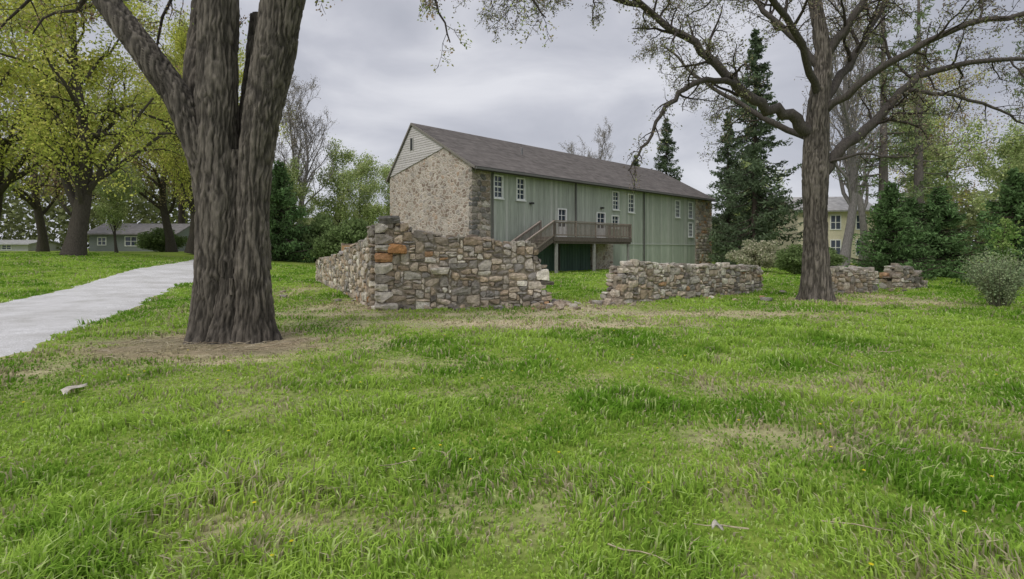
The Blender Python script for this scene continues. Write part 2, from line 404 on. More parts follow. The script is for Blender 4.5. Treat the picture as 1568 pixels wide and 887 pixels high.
def limb(t,pts,r0,r1,n,ln,lev,**k):
    pts=np.array(pts,float);rr=np.linspace(r0,r1,len(pts))
    L=np.arange(len(pts));q=np.linspace(0,len(pts)-1,len(pts)*4)
    P=np.stack([np.interp(q,L,pts[:,i]) for i in range(3)],1);ker=np.array([1,2,3,2,1])/9
    for i in range(3): P[:,i]=np.convolve(np.pad(P[:,i],2,mode='edge'),ker,'valid')
    P[0]=pts[0];P[1:-1]+=rng.normal(size=(len(P)-2,3))*(r0*.16+.01)
    rq=np.interp(q,L,rr)
    t.tube(P,rq,10,k.pop('c'))
    t.sprout(P,rq,n,ln,lev,(.055,.045,.04),**k)
KC=(.05,.042,.037)
limb(t,[(1.3,.1,8.2),(2.4,0,8.2),(3.1,0,7.1),(3.5,0,6.1),(3.85,0,5.1)],.06,.012,12,1.1,1,c=KC,up=0,droop=.3,leaf=lf,rmin=.005,kids=(5,5))
limb(t,[(1.3,.1,8.0),(2.6,.6,8.0),(4.0,.8,7.4),(5.0,.8,6.6),(5.6,.8,5.9)],.06,.012,14,1.2,1,c=KC,up=0,droop=.3,leaf=lf,rmin=.005,kids=(5,5))
limb(t,[(1.3,.1,7.6),(1.6,-.4,7.2),(1.75,-.4,6.2),(1.6,-.4,5.6)],.04,.01,9,.8,1,c=KC,up=0,droop=.3,leaf=lf,rmin=.005,kids=(5,4))
limb(t,[(-2.6,0,7.4),(-3.4,.5,6.9),(-4.4,1,6.4),(-5.4,1,5.5)],.06,.012,12,1.3,1,c=KC,up=0,droop=.25,leaf=lf,rmin=.005,kids=(5,5))
limb(t,[(-1.0,.9,6.6),(-1.6,.8,6.4),(-1.9,.8,5.3),(-1.5,.8,4.6)],.04,.01,8,.9,1,c=KC,up=0,droop=.25,leaf=lf,rmin=.005,kids=(5,4))
e=t.build('maple_tree',(TL[0],TL[1],0))

# ------- right tree (local)
t=Tree()
lf2=dict(n=6,s=.06,sp=.08,c=[(.24,.19,.15),(.27,.27,.15),(.30,.32,.16)])
B1=(.155,.135,.115);B2=(.028,.024,.020)
t.trunk([(0,0,-.1),(-.03,0,1.0),(-.03,0,2.4),(-.02,0,4.2),(.05,0,5.8),(.25,0,7.4),(.05,.1,9),(-.3,.2,11),(-.5,.2,14)],[.44,.39,.35,.36,.31,.25,.2,.15,.06],B2,B1,sides=96,seg=.04,flare=.28,seed=21,disp=.035)
K2=(.08,.07,.062)
kw=dict(c=K2,leaf=lf2,rmin=.007,droop=.12,kids=(7,6))
limb(t,[(-.05,0,4.9),(-.7,-.1,5.6),(-1.8,-.3,5.8),(-2.8,-.5,6.6),(-3.8,-.6,7.5),(-5.0,-.6,8.4),(-6.2,-.6,9.0),(-8.2,-.8,9.3),(-9.8,-1,9.0)],.2,.03,26,2.6,2,up=.05,tmin=.3,**kw)
limb(t,[(-2.6,-.5,6.45),(-3.6,-.9,6.55),(-4.6,-1.2,6.0),(-5.2,-1.3,5.2),(-5.7,-1.4,4.3),(-6.1,-1.5,3.7)],.10,.02,14,1.6,1,up=0,tmin=.15,**kw)
limb(t,[(.2,0,3.9),(.9,.2,4.8),(2.0,.4,5.4),(2.6,.5,6.2),(3.4,.5,7.0),(4.6,.4,7.4),(6.4,.2,7.5),(8.4,0,7.0)],.19,.04,22,2.4,2,up=.1,tmin=.25,**kw)
limb(t,[(.2,0,6.0),(1.2,.5,7.2),(2.2,.8,8.6),(3.2,1,10.5),(3.8,1,12)],.15,.05,14,3,2,up=.1,tmin=.25,**kw)
limb(t,[(.25,0,7.4),(1.0,-.4,8.6),(1.5,-.7,10),(1.8,-1,12)],.14,.05,10,3,2,up=.1,tmin=.2,**kw)
limb(t,[(.2,0,7.0),(-.8,.6,8.6),(-1.8,1,10),(-3,1.5,11.5)],.12,.04,12,3,2,up=.1,tmin=.2,**kw)
limb(t,[(.05,0,6.2),(-1.2,-1.2,7.7),(-3.2,-2.6,8.8),(-5.6,-3.6,9.0),(-8.0,-4.2,8.4)],.12,.03,22,2.4,2,up=.0,tmin=.25,**kw)
limb(t,[(-5.0,-.6,8.4),(-6.5,-1.4,9.2),(-8.5,-2.4,9.3),(-10.4,-3,8.8),(-12,-3.4,7.9)],.07,.02,18,2.2,2,up=-.05,tmin=.2,**kw)
limb(t,[(.1,0,5.6),(1.2,-1.2,6.8),(2.8,-2.4,7.6),(5.0,-3.2,7.6),(6.5,-3.6,7)],.12,.03,14,2.2,2,up=.05,tmin=.25,**kw)
limb(t,[(-.1,.2,5.0),(-1.2,1.4,6.0),(-2.6,2.4,7.4),(-4,3,9)],.11,.03,12,2.2,2,up=.05,tmin=.25,**kw)
limb(t,[(3.0,.5,6.6),(4.2,-.2,6.2),(5.6,-.4,5.6),(6.6,-.4,4.8)],.07,.015,11,1.4,1,up=0,tmin=.2,**kw)
limb(t,[(.3,0,4.2),(1.0,-.8,4.4),(1.8,-1.2,4.1),(2.6,-1.4,4.6)],.05,.012,9,1.2,1,up=0,tmin=.2,**kw)
e=t.build('walnut_tree',(TR[0],TR[1],0))

# ------- generic deciduous
def decid(h,spread,seed,leaf,barkc=(.07,.06,.05),r0=.4,limbs=15,low=.2,up=.35,kids=(6,5),rmin=.012):
    random.seed(seed)
    t=Tree()
    z=np.linspace(0,h*.9,12);pts=np.stack([.02*h*np.sin(z*.5+seed),.02*h*np.cos(z*.4+seed),z],1)
    rr=r0*(1-z/(h*.9)*.9);rr[0]*=1.35
    t.tube(pts,rr,12,barkc)
    t.sprout(pts,rr,limbs,spread*1.25,2,barkc,up=up,droop=.05,tmin=low,leaf=leaf,rmin=rmin,rs=.55,kids=kids)
    return t
YG=[(.58,.60,.14),(.50,.55,.13),(.64,.61,.18),(.40,.46,.11)]
RB=[(.36,.23,.16),(.32,.27,.16),(.42,.40,.16)]
ty=decid(20,8,101,dict(n=36,s=.19,sp=.45,c=YG,lev=1),r0=.55,limbs=26,low=.13,up=.25)
ty.build('spring_maple_tree',(-28.5,36,1.05),2.0)
copy_tree(ty,'spring_maple_tree.001',(-42,44,1.1),2.1,1.15)
copy_tree(ty,'spring_maple_tree.002',(-40,33,1.1),4.0,.95)
copy_tree(ty,'spring_maple_tree.003',(-27.5,47,1.1),1.2,(.75,.75,1.0))
copy_tree(ty,'spring_maple_tree.004',(-33,62,1.1),5.2,1.05)
tr=decid(19,7,102,dict(n=22,s=.18,sp=.4,c=RB+YG[:1],lev=1),r0=.42,limbs=22,low=.2)
tr.build('budding_red_maple_tree',(-34,54,1.15))
copy_tree(tr,'budding_red_maple_tree.001',(-52,60,1.15),1,1.1)
copy_tree(tr,'budding_red_maple_tree.002',(47,62,0),3,1.05)
copy_tree(tr,'budding_red_maple_tree.003',(-44,72,1.15),2,1.2)
copy_tree(tr,'budding_red_maple_tree.004',(-60,75,1.15),4,1.3)
tb=decid(18.5,6.0,103,dict(n=4,s=.12,sp=.2,c=[(.34,.30,.24)]),barkc=(.20,.185,.175),r0=.3,limbs=24,low=.2,up=.75,kids=(7,6),rmin=.018)
tb.build('bare_tree',(-22.9,60,.9))
copy_tree(tb,'bare_tree.001',(12.5,78,0),2,1.0)
copy_tree(tb,'bare_tree.002',(9.5,80,0),4,.9)
copy_tree(tb,'bare_tree.003',(33,52,0),1,1.2)
copy_tree(tb,'bare_tree.004',(23.4,38,0),3,1.1)
copy_tree(tb,'bare_tree.005',(41,40,0),5,1.15)
copy_tree(tb,'bare_tree.006',(-25.5,63,.9),5,1.05)
copy_tree(tb,'bare_tree.007',(37,34,0),2.4,1.0)
tg=decid(12,4.5,104,dict(n=20,s=.2,sp=.35,c=[(.40,.48,.20),(.48,.52,.24),(.32,.40,.16)],lev=1),r0=.2,limbs=16,low=.15)
tg.build('young_leafy_tree',(-20,64,.8))
copy_tree(tg,'young_leafy_tree.001',(-16.5,60,.5),2,.85)
copy_tree(tg,'young_leafy_tree.002',(-15,70,.4),4,.95)
copy_tree(tg,'young_leafy_tree.003',(29,66,0),4,1)
copy_tree(tg,'young_leafy_tree.004',(56,58,0),1,1.1)
copy_tree(tg,'young_leafy_tree.005',(44,48,0),2,.9)
copy_tree(tg,'young_leafy_tree.006',(-23,56,.9),3,.75)
copy_tree(tg,'young_leafy_tree.007',(-34,47,1.1),1,.6)
copy_tree(tg,'young_leafy_tree.008',(-50,52,1.1),1,.7)
copy_tree(tg,'young_leafy_tree.009',(38,50,0),3,1.15)
copy_tree(tg,'young_leafy_tree.010',(34,36,0),5,.75)

# ------- conifers
def conifer(h,Rr,seed,c,dens=90,low=.04,bare=0,droop=.5,step=.45,nb=7,ns=.34,barkc=(.07,.055,.045)):
    random.seed(seed);t=Tree()
    z=np.linspace(0,h,14);pts=np.stack([0*z,0*z,z],1);t.tube(pts,.022*h*(1-z/h*.95)*.8,9,barkc)
    zz=low*h
    while zz<h*.985:
        f=1-zz/h
        for k in range(nb):
            if random.random()<bare: continue
            a=random.random()*6.283;ln=Rr*(f**.75)*random.uniform(.5,1.2)+.15
            n=7;s_=np.linspace(0,1,n)
            zc=zz+ random.uniform(-.2,.2)-droop*ln*np.sin(s_*2.2)*.5+.12*ln*s_**3
            P=np.stack([np.cos(a)*ln*s_,np.sin(a)*ln*s_,zc],1)
            t.tube(P,np.linspace(.045,.01,n)*(.5+f),4,barkc)
            m_=int(dens*(.25+ln/Rr))
            q=rng.random(m_)**.65*(n-1);ia=np.minimum(q.astype(int),n-2);ff=(q-ia)[:,None]
            pos=P[ia]*(1-ff)+P[ia+1]*ff
            side=rng.normal(size=m_)*.13*ln*(.3+q/(n-1)*.5)
            pos=pos+np.stack([-np.sin(a)*side,np.cos(a)*side,-np.abs(rng.normal(size=m_))*.22-.1*np.abs(side)],1)
            t.lp.append(pos);t.ls.append(ns*rng.uniform(.5,1.3,m_))
            ci=np.array(c)*random.uniform(.6,1.4);t.lc.append(ci*rng.uniform(.7,1.35,(m_,1)))
        zz+=step*random.uniform(.7,1.3)
    return t
tc=conifer(21.5,4.8,201,(.13,.175,.10),dens=95,ns=.40,bare=.12)
tc.build('norway_spruce_tree',(21.8,49,0),asp=.35)
copy_tree(tc,'norway_spruce_tree.001',(22.0,78,0),1,(.9,.9,.95))
copy_tree(tc,'norway_spruce_tree.002',(19.0,84,0),2,(.7,.7,.75))
copy_tree(tc,'norway_spruce_tree.003',(24.5,62,0),3,(.8,.8,.8))
tp=conifer(24,4.2,202,(.19,.24,.12),dens=60,low=.25,bare=.5,droop=.15,step=.75,nb=6,ns=.36,barkc=(.15,.13,.12))
tp.build('white_pine_tree',(30.5,41,0),asp=.3)
copy_tree(tp,'white_pine_tree.001',(26.5,39,0),2,.95)
copy_tree(tp,'white_pine_tree.002',(44,46,0),4,1.0)
tj=conifer(5,1.9,203,(.14,.23,.09),dens=90,low=.02,droop=.0,step=.22,nb=9,ns=.2)
tj.build('juniper_tree',(19.4,28,0),asp=.35)
copy_tree(tj,'juniper_tree.001',(23.4,30,0),2,(1.1,1.1,1.0))
copy_tree(tj,'juniper_tree.002',(21.4,23.2,0),4,(1.05,1.05,1.0))
copy_tree(tj,'juniper_tree.003',(24.8,25,0),1,(1.3,1.3,1.1))
copy_tree(tj,'juniper_tree.004',(-20,47,.6),1,(1.6,1.6,1.7))
copy_tree(tj,'juniper_tree.005',(22.6,31,0),5,(1.2,1.2,.9))

# ------- shrubs
def shrub(h,w,seed,c,n=9000,s=.12,flow=None):
    t=Tree();random.seed(seed)
    for i in range(16):
        a=random.random()*6.28;l=random.uniform(.3,.9)
        P=[(0,0,0),(math.cos(a)*w*.3*l,math.sin(a)*w*.3*l,h*.45),(math.cos(a)*w*.8*l,math.sin(a)*w*.8*l,h*.9*(1-.3*l))]
        t.tube(P,[.03,.02,.008],5,(.09,.07,.055))
    r=np.random.default_rng(seed)
    K=26;cen=r.normal(size=(K,3));cen/=np.linalg.norm(cen,axis=1)[:,None];cen*=r.uniform(.35,.85,(K,1))
    cen=cen*np.array([w,w,h*.5])+np.array([0,0,h*.52])
    idx=r.integers(0,K,n);rad=np.array([.30*w,.30*w,.17*h])*1.
    d=r.normal(size=(n,3));d/=np.linalg.norm(d,axis=1)[:,None];d*=r.uniform(.4,1.1,(n,1))
    p=cen[idx]+d*rad;p=p[p[:,2]>.02];m_=len(p)
    t.lp.append(p);t.ls.append(s*r.uniform(.6,1.4,m_))
    cc=np.array(c)*r.uniform(.65,1.35,(m_,1))
    if flow is not None:
        k=r.random(m_)<.25;cc[k]=flow
    t.lc.append(cc);return t
shrub(2.1,1.9,301,(.34,.36,.22),flow=(.66,.6,.46)).build('flowering_rhododendron_bush',(16.2,36,0))
th=shrub(1.7,1.6,302,(.19,.26,.10));th.build('garden_bush',(16.8,32.5,0))
copy_tree(th,'garden_bush.001',(20.2,36,0),2,(1.2,1.2,.9))
copy_tree(th,'garden_bush.002',(-14,46,.1),2,(2.2,2,2.2))
copy_tree(th,'garden_bush.003',(-9.5,44,0),3,(1.8,1.8,2.6))
copy_tree(th,'garden_bush.004',(-18,50,.4),3,(2,2,2.4))
copy_tree(th,'garden_bush.005',(-36,56,1.1),1,(2,2,1.4))
copy_tree(th,'garden_bush.006',(-58,54,1.1),2,(2.6,2,1.9))
t=Tree();random.seed(5)
for i in range(90):
    a=random.random()*6.28;l=random.uniform(.1,.75);h=random.uniform(.8,1.5)
    P=np.array([(math.cos(a)*l*.25,math.sin(a)*l*.25,0),(math.cos(a)*l*.6,math.sin(a)*l*.6,h*.5),(math.cos(a)*l*1.2,math.sin(a)*l*1.2,h)])
    t.tube(P,[.008,.006,.004],3,(.2,.19,.14))
    t.sprout(P,[.008,.006,.004],6,.4,0,(.2,.2,.14),up=.4,leaf=dict(n=14,s=.05,sp=.05,c=[(.36,.42,.24),(.28,.36,.2)]),rmin=.003)
t.build('wispy_spirea_shrub',(13.1,14.7,0),barkname='stems')
t=Tree();random.seed(9)
P=np.array([(0,0,0),(.05,0,.8),(.0,0,1.6),(.1,0,2.4)]);t.tube(P,[.03,.025,.018,.01],6,(.1,.08,.06))
t.sprout(P,[.03,.025,.018,.01],14,1.0,1,(.1,.08,.06),up=.3,leaf=dict(n=14,s=.1,sp=.08,c=[(.2,.32,.09),(.3,.4,.13)]),rmin=.004,kids=(5,5))
t.build('sapling_tree',(16.6,18.5,0))

# ------- distant tree line (one object)
n=190000;r=np.random.default_rng(77)
an=r.uniform(-1.15,1.15,n);dist=95+r.uniform(0,14,n)
X=np.sin(an)*dist*1.25;Y=np.cos(an)*dist
lf_=ss((-an-.28)/.12)
top=4.5+7*fbm(an*14,an*0,seed=91)+5*np.clip(np.abs(an)-.25,0,1)+lf_*9*(.4+fbm(an*25,an*0,seed=92))
ZZ=r.random(n)**.8*top+gh(X,Y)
kc=fbm(X*.14,Y*.14,ZZ*.2,seed=93)[:,None];k2=fbm(X*.9,Y*.9,ZZ*.9,seed=94,o=2)[:,None]
c=np.array([.15,.19,.09])*(1-kc)+np.array([.38,.40,.19])*kc;c=c*(.4+1.2*k2)
keep=fbm(X*.5,Y*.5,ZZ*.5,seed=95,o=2)>.36*(ZZ/top)+.2
obj('distant_tree_line',leafmesh('distant_tree_line',np.stack([X,Y,ZZ],1)[keep],(r.uniform(.4,.9,n))[keep],c[keep],.7))

# ------------------------------------------------------------------ rubble walls
g=[-1,-1/3,1/3,1];idm={};SV=[]
for a in range(4):
    for b_ in range(4):
        for c_ in range(4):
            if a in(0,3) or b_ in(0,3) or c_ in(0,3): idm[(a,b_,c_)]=len(SV);SV.append((g[a],g[b_],g[c_]))
SV=np.array(SV);SF=[]
for ax in range(3):
    for sd in (0,3):
        for i in range(3):
            for j in range(3):
                q=[]
                for (di,dj) in ((0,0),(1,0),(1,1),(0,1)):
                    k=[0,0,0];k[ax]=sd;k[(ax+1)%3]=i+di;k[(ax+2)%3]=j+dj;q.append(idm[tuple(k)])
                SF.append(q if sd==3 else q[::-1])
SF=np.array(SF)
kk=9.;SN=SV/((np.abs(SV)**kk).sum(1)**(1/kk))[:,None]
PAL=[(.50,.42,.33),(.40,.32,.24),(.33,.27,.21),(.25,.22,.19),(.58,.51,.42),(.46,.41,.35),(.66,.61,.52),(.46,.36,.26),(.36,.33,.30),(.52,.43,.33),(.42,.38,.33),(.48,.30,.17)]
def stone(mb,c,half,ax,ay,colr,jit=.10,rot=.05):
    v=SN.copy()
    t1,t2,t3=rng.normal(size=3)*jit
    v[:,0]*=1+t1*SN[:,2];v[:,2]*=1+t2*SN[:,0];v[:,2]+=t3*SN[:,0]*.7;v[:,1]*=1+rng.normal()*jit*.5*SN[:,2]
    for q in range(3):
        cd=np.sign(rng.normal(size=3));pr=np.clip((v@cd)-rng.uniform(1.5,2.2),0,9);v-=np.outer(pr,cd)*.34
    v=v+rng.normal(size=v.shape)*np.array([.03,.05,.03])
    v=v*half
    a=rng.normal()*rot;ca,sa=math.cos(a),math.sin(a)
    x=v[:,0]*ca-v[:,2]*sa;z=v[:,0]*sa+v[:,2]*ca
    w=np.outer(x,ax)+np.outer(v[:,1],ay);w[:,2]+=z
    mb.add(w+np.array(c),SF,colr)
def wall(mb,core,p0,p1,th,prof,seed,big=1.0,cap=None):
    random.seed(seed)
    p0=np.array([*p0,0.]);p1=np.array([*p1,0.]);L=np.linalg.norm(p1-p0);d=(p1-p0)/L;nrm=np.array([d[1],-d[0],0])
    S=[q[0] for q in prof];Zt=[q[1] for q in prof]
    for side in (1,-1):
        cs=.078*big;nxg=int(L/cs)+1;nzg=int((max(Zt)+.15)/cs)+1
        occ=np.zeros((nxg,nzg),bool)
        for iz in range(nzg):
            for ix in range(nxg):
                if occ[ix,iz]: continue
                rr_=random.random()
                if rr_<.14: W_,H_=random.choice([(6,3),(5,3),(5,4),(4,3),(7,3)])
                elif rr_<.66: W_,H_=random.choice([(4,2),(3,2),(5,2),(4,2),(3,2),(2,2),(3,3)])
                else: W_,H_=random.choice([(2,1),(3,1),(4,1),(5,1),(3,1),(2,2)])
                W_=min(W_,nxg-ix);H_=min(H_,nzg-iz)
                while W_>1 and occ[ix:ix+W_,iz].any(): W_-=1
                while H_>1 and occ[ix:ix+W_,iz:iz+H_].any(): H_-=1
                occ[ix:ix+W_,iz:iz+H_]=True
                w=W_*cs;hh=H_*cs;s=ix*cs;z=iz*cs-.1
                tz=np.interp(s+w/2,S,Zt)+.04*math.sin(s*3.1+seed)
                if z+hh*.6>tz or s+w*.5>L+.1: continue
                dep=th*.28
                cc=p0+d*(s+w/2+random.uniform(-.008,.008))+nrm*side*(th*.5-dep*.5+random.uniform(-.018,.022))
                cc[2]=z+hh/2+random.uniform(-.008,.008)+.03*math.sin(s*1.7+seed+side)+gh(cc[0],cc[1])
                pc=random.choice(PAL[:11] if random.random()<.8 else PAL);k=random.uniform(.65,1.2)
                if cap and z+hh*1.6>tz: pc=random.choice([PAL[4],PAL[6],PAL[5]])
                grime=1.0
                if not cap: grime=1.08-.55*min(.5,max(0,(z-tz+.5)))
                stone(mb,cc,np.array([w*.5-.006,dep*.75,hh*.5-.005]),d,nrm,np.array(pc)*k*grime)
    nS=int(L/.25)+1;ss_=np.linspace(.06,L-.06,nS+1)
    for i in range(nS):
        a=p0+d*ss_[i];b_=p0+d*ss_[i+1];zt=min(np.interp(ss_[i],S,Zt),np.interp(ss_[i+1],S,Zt))-.06
        if zt<.1: continue
        h=th*.5-.012;v=[]
        for zz in (-.1,zt):
            for q in (a-nrm*h,b_-nrm*h,b_+nrm*h,a+nrm*h): v.append([q[0],q[1],zz])
        core.add(v,MB.BF,(.33,.285,.225))
    for i in range(int(L*6)):
        s=random.uniform(.1,L-.1);zt=np.interp(s,S,Zt)
        if zt<.3: continue
        cc=p0+d*s+nrm*random.uniform(-.4,.4)*th;cc[2]=zt-random.uniform(0,.06)
        pc=random.choice(PAL[:6]);w=random.uniform(.1,.24)
        if cap: pc=random.choice([PAL[4],PAL[6]])
        stone(mb,cc,np.array([w,w*.75,random.uniform(.03,.07)]),d,nrm,np.array(pc)*random.uniform(.55,1.0),rot=.08)
def rubble(mb,c,sx,sy,n,seed):
    random.seed(seed)
    for i in range(n):
        x=c[0]+random.gauss(0,sx);y=c[1]+random.gauss(0,sy);w=random.uniform(.04,.15);an=random.random()*6
        stone(mb,(x,y,w*.25+float(gh(x,y))),np.array([w,w*.8,w*.5]),np.array([math.cos(an),math.sin(an),0]),np.array([-math.sin(an),math.cos(an),0]),np.array(random.choice(PAL))*random.uniform(.7,1.1),jit=.2,rot=.3)
def mkwall(name,segs,rub=()):
    e=empty(name);mb=MB();co=MB()
    for sgm in segs: wall(mb,co,**sgm)
    for q in rub: rubble(mb,*q)
    mb.build('stones',M_stone,e);co.build('mortar_core',M_stone,e);return e,mb
e,_=mkwall('ruined_stone_wall',[
 dict(p0=(-3.35,14.35),p1=(1.0,15.45),th=.6,prof=[(0,2.18),(.4,2.25),(.55,2.2),(.75,2.02),(1.2,1.98),(1.9,1.9),(2.6,1.87),(3.3,1.8),(3.95,1.72),(4.15,1.35),(4.35,.8),(4.48,.2)],seed=1,big=1.0),
 dict(p0=(-3.42,14.6),p1=(-9.3,26.9),th=.6,prof=[(0,2.2),(.6,2.15),(1.0,1.9),(2.0,1.78),(3.6,1.7),(5,1.5),(6.6,1.35),(9,1.2),(12,1.1),(13.6,1.0)],seed=2,big=1.15)],
 rub=[((1.15,15.3),.28,.25,40,1),((-1.5,14.3),1.6,.15,26,2),((-6,18.9),1.2,2.2,20,3)])
mb=MB();random.seed(3)
d=np.array([.969,.245,0]);nn=np.array([.245,-.969,0]);z=-.02
i=0
while z<2.1:
    h=random.uniform(.19,.3);w=random.choice([.34,.46,.6]);cc=np.array([-3.42,14.2,0])+d*(w*.5-.14);cc[2]=z+h/2
    colr=(.58,.53,.46) if i!=5 else (.45,.25,.13)
    if i%4==3: colr=(.34,.30,.26)
    stone(mb,cc,np.array([w*.5,.28,h*.49]),d,nn,np.array(colr)*random.uniform(.8,1.1),jit=.04,rot=.015);z+=h;i+=1
stone(mb,(-3.2,14.25,z+.09),np.array([.27,.26,.11]),d,nn,np.array((.15,.14,.125)),jit=.05)
stone(mb,(-2.95,14.05,1.58),np.array([.24,.12,.12]),d,nn,np.array((.44,.23,.10)),jit=.1)
stone(mb,(-1.9,14.35,1.0),np.array([.24,.12,.09]),d,nn,np.array((.66,.6,.52)),jit=.1)
mb.build('corner_stones',M_stone,e)
mkwall('low_stone_wall',[dict(p0=(2.75,15.75),p1=(8.9,20.0),th=.55,prof=[(0,.15),(.2,.7),(.45,1.12),(1.2,1.15),(3,1.08),(5,1.0),(7,.95),(7.45,.75)],seed=5,cap=1,big=.95)],
 rub=[((2.8,15.5),.3,.2,30,11),((6,17.6),1.8,1.2,16,12)])
mkwall('low_stone_wall.001',[dict(p0=(10.55,19.0),p1=(13.1,20.0),th=.55,prof=[(0,.75),(.3,.85),(1.5,.88),(2.6,.86),(2.75,.6)],seed=6,cap=1,big=.9)])
mkwall('stone_wall_pier',[dict(p0=(14.2,20.6),p1=(16.0,21.6),th=.6,prof=[(0,.3),(.3,.85),(.9,.95),(1.5,.7),(2.0,.35)],seed=7,big=1.0)],rub=[((14.3,20.4),.4,.2,14,13)])
mkwall('low_stone_wall.002',[dict(p0=(-1,30.2),p1=(-8.5,27.6),th=.5,prof=[(0,1.0),(4,1.0),(8,.9)],seed=9,big=1.3)])

# ------------------------------------------------------------------ barn
B=empty('stone_and_timber_barn',(-2.33,31.5,0),R(45))
Lb,Wb,He,Hr,yr=30.8,8.57,6.4,9.62,5.85
mb=MB();mb.prism([(0,-.2),(Wb,-.2),(Wb,He),(yr,Hr-.05),(0,He)],0,.5);
mb.prism([(0,-.2),(Wb,-.2),(Wb,He),(yr,Hr-.05),(0,He)],Lb-.5,Lb)
mb.box(.5,1.5,0,.5,-.2,He);mb.box(27.5,Lb-.5,0,.5,-.2,He);mb.box(11.6,14.2,.02,.5,-.2,2.0)
mb.box(.5,Lb-.5,Wb-.5,Wb,-.2,He)
mb.build('stone_walls',M_mason,B)
mb=MB()
A_=(Wb+.02,He+.02);Bp=(yr,Hr);Cp=(2.5,7.72)
mb.prism([A_,Bp,Cp],-.03,-.003,(.40,.38,.37))
def yspan(z):
    ys_=[]
    for (p,q) in ((A_,Bp),(Bp,Cp),(Cp,A_)):
        if min(p[1],q[1])<=z<=max(p[1],q[1]) and abs(p[1]-q[1])>1e-6: ys_.append(p[0]+(q[0]-p[0])*(z-p[1])/(q[1]-p[1]))
    return (min(ys_),max(ys_)) if len(ys_)>=2 else None
z=He+.1
while z<Hr-.15:
    a1=yspan(z);a2=yspan(z+.15)
    if a1 and a2:
        c_=np.array((.54,.51,.50))*random.uniform(.9,1.07)
        mb.add([[-.062,a1[0],z],[-.062,a1[1],z],[-.04,a2[1],z+.155],[-.04,a2[0],z+.155],[-.031,a1[0],z],[-.031,a1[1],z]],[[0,1,2,3],[4,5,1,0]],c_)
    z+=.15
mb.build('gable_siding',M_paint,B)
mb=MB();mb.box(-.10,-.064,5.75,6.0,8.0,8.75,(.05,.05,.055));mb.box(-.10,-.063,5.68,5.74,7.95,8.8,(.5,.49,.46));mb.box(-.10,-.063,6.01,6.07,7.95,8.8,(.5,.49,.46));mb.build('gable_louvre',M_paint,B)
mb=MB();random.seed(8);z=-.1;i=0
while z<He-.25:
    h=random.uniform(.25,.42);w=1.1 if i%2 else .75
    for (ax0,ax1) in ((-.03,w*.55),(w*.55+.03,w)):
        c=np.array(random.choice([(.22,.20,.18),(.30,.265,.23),(.37,.32,.27),(.18,.17,.16)]))*random.uniform(.8,1.2)
        cc=np.array([(ax0+ax1)/2,.1,z+h/2]);stone(mb,cc,np.array([(ax1-ax0)/2,.16,h*.48]),np.array([1.,0,0]),np.array([0,1.,0]),c,jit=.05,rot=.02)
    if w<1.4:
        stone(mb,np.array([(w+1.48)/2,.1,z+h/2]),np.array([(1.46-w)/2,.14,h*.46]),np.array([1.,0,0]),np.array([0,1.,0]),np.array(random.choice(PAL))*.75,jit=.08,rot=.04)
    z+=h;i+=1
mb.build('quoins',M_stone,B)
mb=MB();z=-.1
while z<He-.2:
    h=random.uniform(.2,.38);x=27.6
    while x<Lb:
        w=random.uniform(.3,.7);w=min(w,Lb-x+.03)
        if w<.15: break
        stone(mb,np.array([x+w/2,.06,z+h/2]),np.array([w*.48,.12,h*.47]),np.array([1.,0,0]),np.array([0,1.,0]),np.array(random.choice(PAL))*random.uniform(.9,1.2),jit=.06,rot=.03);x+=w
    z+=h
mb.build('end_pier_stones',M_stone,B)
ops=[(1.75,2.56,4.6,6.02),(3.7,4.5,4.6,6.02),(14.1,15.0,4.5,5.95),(16.25,17.15,4.4,5.9),(23.7,24.6,4.3,5.85),(26.1,27.05,4.3,5.85),(26.1,27.05,2.6,3.95),(14.0,15.0,3.1,4.1)]
doors=[(7.7,8.65,2.36,4.3),(12.1,13.2,2.36,4.25)]
mb=MB();random.seed(12)
def segs(x0,x1,z0,z1):
    out=[(z0,z1)]
    for (a,b_,c_,d_) in ops+doors:
        if x1>a and x0<b_:
            new=[]
            for (p,q) in out:
                if c_>p and c_<q: new.append((p,c_))
                if d_>p and d_<q: new.append((d_,q))
                if not (c_<q and d_>p): new.append((p,q))
            out=new
    return out
xcuts=sorted(set([1.5,27.5,4.4,11.6,14.2,15.2]+[v for o_ in ops+doors for v in o_[:2]]))
for a,b_ in zip(xcuts[:-1],xcuts[1:]):
    n_=max(1,round((b_-a)/.24));w=(b_-a)/n_
    for k in range(n_):
        x0=a+k*w;x1=x0+w
        zlow=0.05 if not (4.4<=x0<14.15) else 2.02
        g0=np.array((.42,.455,.385))*random.uniform(.86,1.1)
        if random.random()<.2: g0=np.array((.50,.52,.46))
        rec=.04+random.uniform(0,.012)
        for (p,q) in segs(x0+.01,x1-.01,zlow,He):
            if x0>=15.19 and p<1.9<q:
                mb.box(x0+.004,x1-.004,rec,.25,1.95,q,g0);mb.box(x0+.004,x1-.004,rec,.25,p,1.88,g0*np.array([.97,1.,.97])*1.05)
            else: mb.box(x0+.004,x1-.004,rec,.25,p,q,g0)
mb.box(15.2,27.5,.0,.12,1.88,1.95,(.56,.58,.54))
mb.build('green_board_siding',M_board,B)
mb=MB();mb.box(1.5,27.5,.26,.4,0,He-.02,(.05,.055,.05));
x=4.4
while x<11.5: mb.box(x+.01,x+.28,.2,.25,.02,1.975,np.array((.09,.14,.115))*random.uniform(.8,1.2));x+=.3
mb.box(4.3,11.7,-.02,.2,1.98,2.1,(.08,.09,.08));mb.box(7.9,8.05,.1,.19,0,1.975,(.07,.07,.06))
mb.build('lower_doors',M_board,B)
fr=MB();gl=MB();W=(.80,.81,.78)
